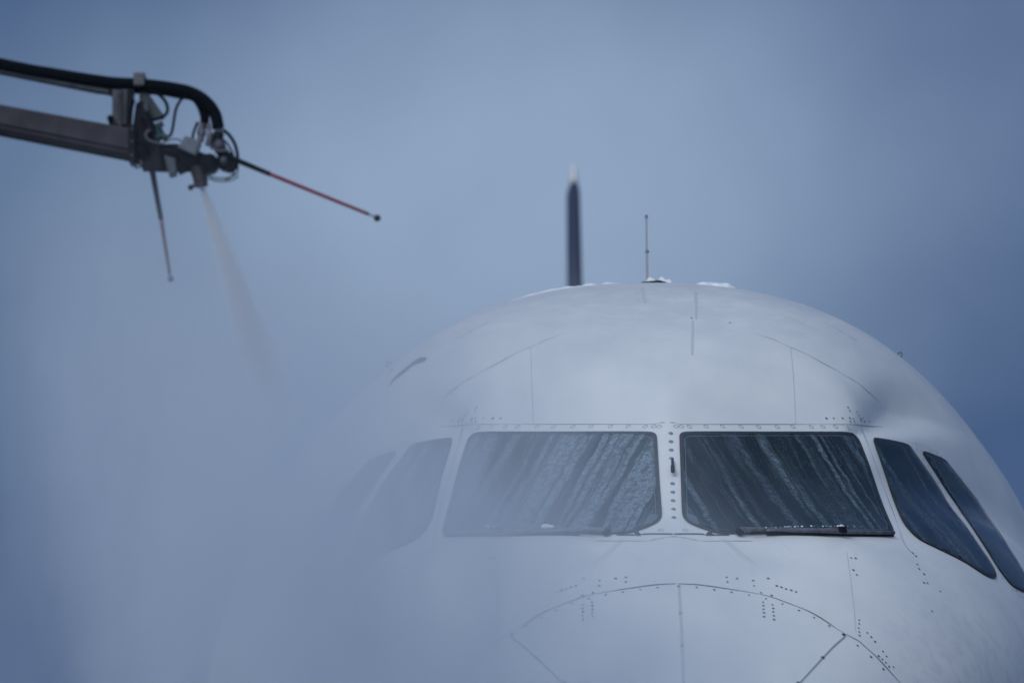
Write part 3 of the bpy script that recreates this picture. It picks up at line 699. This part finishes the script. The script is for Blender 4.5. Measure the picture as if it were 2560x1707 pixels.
# ================================================================== de-icing boom
bo = bpy.data.objects.new('deicing_boom', None); COL.objects.link(bo); bo.location = (-2.07, -3.5, 5.06)
tag(bo, label='dark de-icing boom with hoses, nozzle head and two feeler rods, reaching in from the left', category='boom')
YB = -3.5
def rel(o):
    o.matrix_parent_inverse = Matrix.Translation(-bo.location); return o
def bt(name, pts, r, m, y=YB, n=6, par=None):
    pts = [(p[0], (p[2] if len(p) > 2 else y), p[1]) for p in pts]; o = tube(name, pts, r, m, par or bo, n); 
    if par is None: rel(o)
    return o
def bp(name, L, y0, y1, m, bev=0.004): return rel(prism(name, L, y0, y1, m, bo, bev))
sl = (5.118 - 5.207) / (-2.071 + 2.551); sb = (5.004 - 5.099) / (-2.07 + 2.55)
XL = -7.0
zt = lambda x: 5.207 + (x + 2.551) * sl
zb = lambda x: 5.099 + (x + 2.55) * sb
bp('boom_arm', [(XL, zt(XL)), (-2.072, zt(-2.072)), (-2.072, zb(-2.072) + 0.012), (XL, zb(XL) + 0.012)], YB - 0.055, YB + 0.055, M['boom'], 0.008)
bp('boom_flange', [(XL, zb(XL) + 0.024), (-2.065, zb(-2.065) + 0.022), (-2.065, zb(-2.065)), (XL, zb(XL))], YB - 0.062, YB - 0.0, M['boomdark'], 0.003)
bp('boom_flange', [(XL, zb(XL) + 0.040), (-2.085, zb(-2.085) + 0.038), (-2.085, zb(-2.085) + 0.033), (XL, zb(XL) + 0.035)], YB - 0.060, YB - 0.045, M['boomdark'], 0.001)
bp('end_plate', [(-2.088, zt(-2.088) + 0.012), (-2.064, zt(-2.064) + 0.012), (-2.064, zb(-2.064) - 0.006), (-2.088, zb(-2.088) - 0.004)], YB - 0.068, YB + 0.068, M['boomdark'], 0.004)
hsl = (5.302 - 5.376) / (-2.188 + 2.565)
bt('main_hose', [(XL, 5.376 + (XL + 2.565) * hsl * 1.0), (-3.6, 5.376 + (-3.6 + 2.565) * hsl), (-2.565, 5.362), (-2.37, 5.325), (-2.188, 5.296)] + [(-2.12, 5.289)] + B_HOSE_LOOP[:1] + B_HOSE_LOOP[1:], 0.0215, M['hose'], y=YB - 0.01, n=8)
bt('second_hose', [(XL, 5.345 + (XL + 2.565) * hsl, YB + 0.04), (-2.565, 5.350, YB + 0.04), (-2.2, 5.287, YB + 0.04)] + [(x, z, YB + 0.035) for x, z in B_HOSE_IN], 0.0165, M['hose'], n=8)
rsl = (5.278 - 5.342) / (-2.248 + 2.565)
bt('hose_rail', [(XL, 5.338 + (XL + 2.565) * rsl - 0.0, YB), (-2.565, 5.338, YB), (-2.40, 5.306, YB), (-2.248, 5.275, YB), (-2.14, 5.256, YB)], 0.013, M['bracket'])
bp('upright_bracket', B_BRACK, YB - 0.035, YB + 0.035, M['bracket'], 0.004)
bp('upright_rib', [(-2.128, 5.262), (-2.112, 5.262), (-2.112, 5.12), (-2.128, 5.12)], YB - 0.046, YB - 0.034, M['boom'], 0.002)
bp('upright_rib', [(-2.095, 5.262), (-2.075, 5.262), (-2.083, 5.10), (-2.10, 5.10)], YB - 0.050, YB - 0.034, M['boomdark'], 0.002)
bp('upright_foot', [(-2.165, 5.268), (-2.148, 5.268), (-2.148, 5.248), (-2.160, 5.248)], YB - 0.03, YB + 0.03, M['boomdark'], 0.002)
bp('gusset', B_GUS, YB + 0.0, YB + 0.012, M['bracket'], 0.003)
bp('hose_clamp', B_CLAMP, YB - 0.045, YB + 0.055, M['clamp'], 0.005)
bt('pivot_pin', [(B_KNOB2[0][0], B_KNOB2[0][1], YB - 0.06), (B_KNOB2[0][0], B_KNOB2[0][1], YB + 0.05)], 0.0115, M['black'])
for L, r, y in ((B_CAB1, .0060, -.03), (B_CAB2, .0052, -.02), (B_CAB3, .0062, -.02), (B_CAB8, .0050, -.03), (B_CAB7, .006, -.06)):
    bt('cable', L, r, M['hose'], y=YB + y)
for L, r, y in ((B_CAB4, .0032, -.01), (B_CAB6, .0034, -.05)): bt('cable', L, r, M['wiper'], y=YB + y)
for L, r, y in ((B_CAB5, .0040, -.07), (B_CAB9, .0038, -.06), (B_CAB10, .0030, -.05)): bt('cable', L, r, M['clamp'], y=YB + y)
bt('cable', [(x - 0.012, z - 0.02) for x, z in B_CAB3], .0035, M['hose'], y=YB + .02)
bt('cable', [(x + 0.004, z - 0.006) for x, z in B_CAB4[1:]], .0026, M['wiper'], y=YB + .02)
# nozzle head: knuckle, valve, motor housings, cross tube
bp('knuckle', [(-2.063, 5.215), (-2.04, 5.222), (-2.026, 5.19), (-2.008, 5.14), (-1.985, 5.10), (-1.975, 5.06), (-1.97, 5.02), (-1.975, 4.985), (-2.032, 4.978), (-2.07, 5.013), (-2.079, 5.096)], YB - 0.045, YB + 0.045, M['boomdark'], 0.008)
bt('turning_joint', [(-2.045, 5.04, YB - 0.055), (-2.045, 5.04, YB + 0.055)], 0.034, M['black'])
bt('motor', [(-2.03, 5.165, YB - 0.05), (-2.012, 5.125, YB - 0.05), (-2.005, 5.10, YB - 0.05)], 0.019, M['boomdark'])
bt('motor', [(-2.028, 5.205, YB - 0.05), (-2.02, 5.18, YB - 0.05)], 0.012, M['bracket'])
bt('valve_body', [(-1.998, 5.125, YB - 0.03), (-1.985, 5.10, YB - 0.03), (-1.975, 5.082, YB - 0.03)], 0.024, M['teal'])
bt('valve_body', [(-1.985, 5.142, YB - 0.03), (-1.978, 5.126, YB - 0.03)], 0.017, M['bracket'])
bt('valve_body', [(-1.975, 5.095, YB - 0.05), (-1.95, 5.083, YB - 0.05)], 0.012, M['teal'])
bt('cross_tube', [(-2.02, 5.035), (-1.93, 5.045), (-1.88, 5.030), (-1.82, 5.008)], 0.028, M['boomdark'])
bt('cross_tube', [(-2.04, 5.0), (-1.96, 4.998), (-1.88, 4.998), (-1.81, 5.0)], 0.023, M['black'], y=YB + 0.03)
bt('cross_tube', [(-1.90, 4.995), (-1.875, 5.005), (-1.84, 5.012)], 0.018, M['black'], y=YB - 0.03)
bp('valve_box', B_BOX1, YB - 0.065, YB - 0.0, M['boxm'], 0.005)
bp('lamp_box', B_BOX2, YB - 0.06, YB + 0.0, M['bracket'], 0.006)
bt('elbow', [(-1.915, 4.975), (-1.895, 4.985), (-1.872, 5.005)], 0.020, M['black'], y=YB - 0.01)
bt('hose_fitting', [(-1.829, 5.146), (-1.831, 5.13), (-1.832, 5.105), (-1.836, 5.08)], lambda u: 0.012 if u < .4 or u > .7 else 0.016, M['wiper'], y=YB - 0.0)
bt('hose_fitting', [(-1.806, 5.14), (-1.803, 5.12), (-1.800, 5.09), (-1.806, 5.06)], lambda u: 0.008 if u < .5 else 0.012, M['wiper'], y=YB - 0.03)
bt('hose_fitting', [(-1.770, 5.128), (-1.768, 5.112)], 0.0125, M['boxm'], y=YB - 0.01)
bt('hose_fitting', [(-1.768, 5.112), (-1.775, 5.08), (-1.782, 5.05)], 0.019, M['boomdark'], y=YB - 0.01)
bt('swivel', [(-1.765, 5.058, YB - 0.05), (-1.765, 5.058, YB + 0.02)], 0.023, M['bracket'])
bt('swivel', [(-1.742, 5.008, YB - 0.03), (-1.742, 5.008, YB + 0.03)], 0.034, M['boomdark'])
bt('swivel', [(-1.748, 5.003, YB - 0.06), (-1.748, 5.003, YB - 0.02)], 0.014, M['bracket'])
bt('swivel', [(-1.80, 4.998, YB - 0.05), (-1.80, 4.998, YB + 0.04)], 0.032, M['black'])
bt('spray_nozzle', [(-1.850, 5.00), (-1.838, 4.965), (-1.832, 4.935), (-1.829, 4.918)], lambda u: 0.030 - 0.006 * u if u < .7 else 0.023, M['rust'])
bt('drain_stub', [(-1.845, 4.932), (-1.862, 4.918)], 0.006, M['rust'])
rel(ball('drain_cap', (-1.868, YB, 4.915), 0.0105, M['black'], bo))
for bx, bz in ((-2.074, 5.115), (-2.074, 5.07), (-2.074, 5.02), (-2.12, 5.14), (-2.12, 5.25), (-2.05, 5.31), (-2.05, 5.29)):
    rel(ball('boom_bolt', (bx, YB - 0.066 if bx < -2.06 and bz < 5.12 else YB - 0.044, bz), 0.0048, M['clamp'], bo, 1, 0.7, 1))
# feeler rods: black sleeve, coloured rod, ball
def rod(pts, mcol, lab):
    a, b, c, d = [Vector((p[0], YB - 0.03, p[1])) for p in pts]
    e_ = bpy.data.objects.new('feeler_rod', None); COL.objects.link(e_); e_.parent = bo; e_.matrix_parent_inverse = Matrix.Translation(-bo.location); e_['label'] = lab
    tube('sleeve', [a, b], lambda u: 0.0105 - 0.002 * u, M['black'], e_); tube('rod', [b, c], lambda u: 0.0070 - 0.0010 * u, mcol, e_)
    tube('neck', [c, d], 0.003, M['wiper'], e_); return e_, d
e1, d1 = rod(B_ROD1, M['red'], 'long feeler rod, black then red, pointing right'); ball('rod_ball', d1, 0.0125, M['black'], e1)
e2, d2 = rod(B_ROD2, M['pinkgrey'], 'feeler rod hanging down into the mist'); ball('rod_ball', d2, 0.0115, M['wiper'], e2)

# ================================================================== spray and mist (real volumes)
def volume_mat(name, build, color, aniso=0.1):
    m = bpy.data.materials.new(name); m.use_nodes = True; m.node_tree.nodes.clear(); t = NT(m.node_tree)
    pv = t.new('ShaderNodeVolumePrincipled'); pv.inputs['Color'].default_value = (*color, 1); pv.inputs['Anisotropy'].default_value = aniso
    g = t.new('ShaderNodeTexCoord').outputs['Object']; sp = t.new('ShaderNodeSeparateXYZ'); t.link(g, sp.inputs[0])
    dn = build(t, g, sp.outputs)
    if isinstance(dn, float): pv.inputs['Density'].default_value = dn
    else: t.link(dn, pv.inputs['Density'])
    out = t.new('ShaderNodeOutputMaterial'); t.link(pv.outputs[0], out.inputs['Volume']); return m
def box(name, lo, hi, m, smooth=False):
    (x0, y0, z0), (x1, y1, z1) = lo, hi
    v = [(x0, y0, z0), (x1, y0, z0), (x1, y1, z0), (x0, y1, z0), (x0, y0, z1), (x1, y0, z1), (x1, y1, z1), (x0, y1, z1)]
    return from_py(name, v, [(0, 3, 2, 1), (4, 5, 6, 7), (0, 1, 5, 4), (1, 2, 6, 5), (2, 3, 7, 6), (3, 0, 4, 7)], m, smooth=False)

def mist_density(t, g, o):
    X, Y, Z = o
    mp = t.new('ShaderNodeMapping'); mp.inputs['Rotation'].default_value = (0, math.radians(-32), 0); mp.inputs['Scale'].default_value = (1.0, 0.8, 0.45); t.link(g, mp.inputs[0])
    n = t.noise(g, 0.9, 3, 0.55)
    n2 = t.rng(t.noise(mp.outputs[0], 2.8, 4, 0.62), 0.34, 0.66)
    w_ = t.math('SUBTRACT', t.math('MULTIPLY', X, -1.0), t.math('MULTIPLY', t.math('SUBTRACT', Z, 4.05), 0.75))
    w_ = t.math('ADD', w_, t.math('MULTIPLY', t.math('SUBTRACT', n, 0.5), 1.3))
    w_ = t.math('ADD', w_, 0.03)
    d = t.math('POWER', t.math('MINIMUM', t.math('MAXIMUM', w_, 0.0), 2.0), 1.45)
    d = t.math('MULTIPLY', d, MIST)
    d = t.math('MULTIPLY', d, t.math('ADD', 0.10, t.math('MULTIPLY', n2, 1.9)))
    d = t.math('MULTIPLY', d, t.rng(Z, 5.0, 4.15, 0.0, 1.0))
    d = t.math('MULTIPLY', d, t.rng(Y, -6.0, -3.0, 0.0, 1.0))
    d = t.math('MULTIPLY', d, t.rng(Y, 0.0, -1.2, 0.0, 1.0))
    XN = t.math('ADD', t.math('ADD', X, t.math('MULTIPLY', t.math('SUBTRACT', n, 0.5), 1.2)), t.math('MULTIPLY', t.math('SUBTRACT', Z, 4.0), 0.20))
    d = t.math('MULTIPLY', d, t.rng(XN, -2.70, -1.40, 0.04, 1.0))
    return t.math('MULTIPLY', t.math('MULTIPLY', d, t.rng(Z, 0.3, 1.5, 0.0, 1.0)), t.rng(X, -5.4, -4.0, 0.0, 1.0))
MIST = 0.43
mist = box('spray_mist', (-5.4, -6.0, 0.3), (0.9, 0.0, 5.2), volume_mat('drifting_mist', mist_density, (0.85, 0.915, 0.99), 0.1))
mist.data.materials[0].cycles.volume_step_rate = 0.6
tag(mist, kind='stuff', label='drifting spray mist veiling the left of the nose')

# jet: a cone of droplets from the nozzle
J0 = Vector((-1.8305, YB, 4.925)); J1 = Vector((-1.42, YB + 0.45, 3.70)); JL = (J1 - J0).length; JT = 0.13
def jet_density(t, g, o):
    X, Y, Z = o; d = t.math('MULTIPLY', Z, -1.0)
    R = t.math('ADD', t.math('MULTIPLY', d, JT), 0.012)
    q = t.math('DIVIDE', t.math('SQRT', t.math('ADD', t.math('MULTIPLY', X, X), t.math('MULTIPLY', Y, Y))), R)
    core = t.math('POWER', t.rng(q, 0.0, 1.0, 1.0, 0.0), 1.4)
    mp = t.new('ShaderNodeMapping'); mp.inputs['Scale'].default_value = (34, 34, 6); t.link(g, mp.inputs[0])
    n = t.rng(t.noise(mp.outputs[0], 1.0, 4, 0.65), 0.3, 0.7)
    den = t.math('DIVIDE', t.math('MULTIPLY', core, JET), R)
    den = t.math('MULTIPLY', den, t.math('ADD', 0.2, t.math('MULTIPLY', n, 1.6)))
    return t.math('MULTIPLY', den, t.rng(d, JL * 0.76, JL * 0.12, 0.0, 1.0))
JET = 8.0
v, f_ = [], []; seg = 20
for k in range(2):
    dd = k * JL; R = dd * JT + 0.012
    for q in range(seg): a = 2 * math.pi * q / seg; v.append((R * math.cos(a), R * math.sin(a), -dd))
for q in range(seg): f_.append((q, (q + 1) % seg, seg + (q + 1) % seg, seg + q))
f_.append(tuple(range(seg))); f_.append(tuple(range(seg, 2 * seg))[::-1])
jet = from_py('spray_jet', v, f_, volume_mat('spray_droplets', jet_density, (0.95, 0.96, 0.98)), smooth=False)
jet.location = J0; jet.rotation_euler = (J0 - J1).to_track_quat('Z', 'Y').to_euler()
bm = bmesh.new(); bm.from_mesh(jet.data); bmesh.ops.recalc_face_normals(bm, faces=bm.faces[:]); bm.to_mesh(jet.data); bm.free()
tag(jet, kind='stuff', label='pale cone of fluid spraying down from the boom nozzle')

# ---- haze between here and the far tail
HAZE = 0.0003
hz = box('haze', (-90, -30, -1.0), (90, 70, 14.0), volume_mat('winter_haze', lambda t, g, o: HAZE, (0.95, 0.965, 0.99)))
tag(hz, kind='stuff')
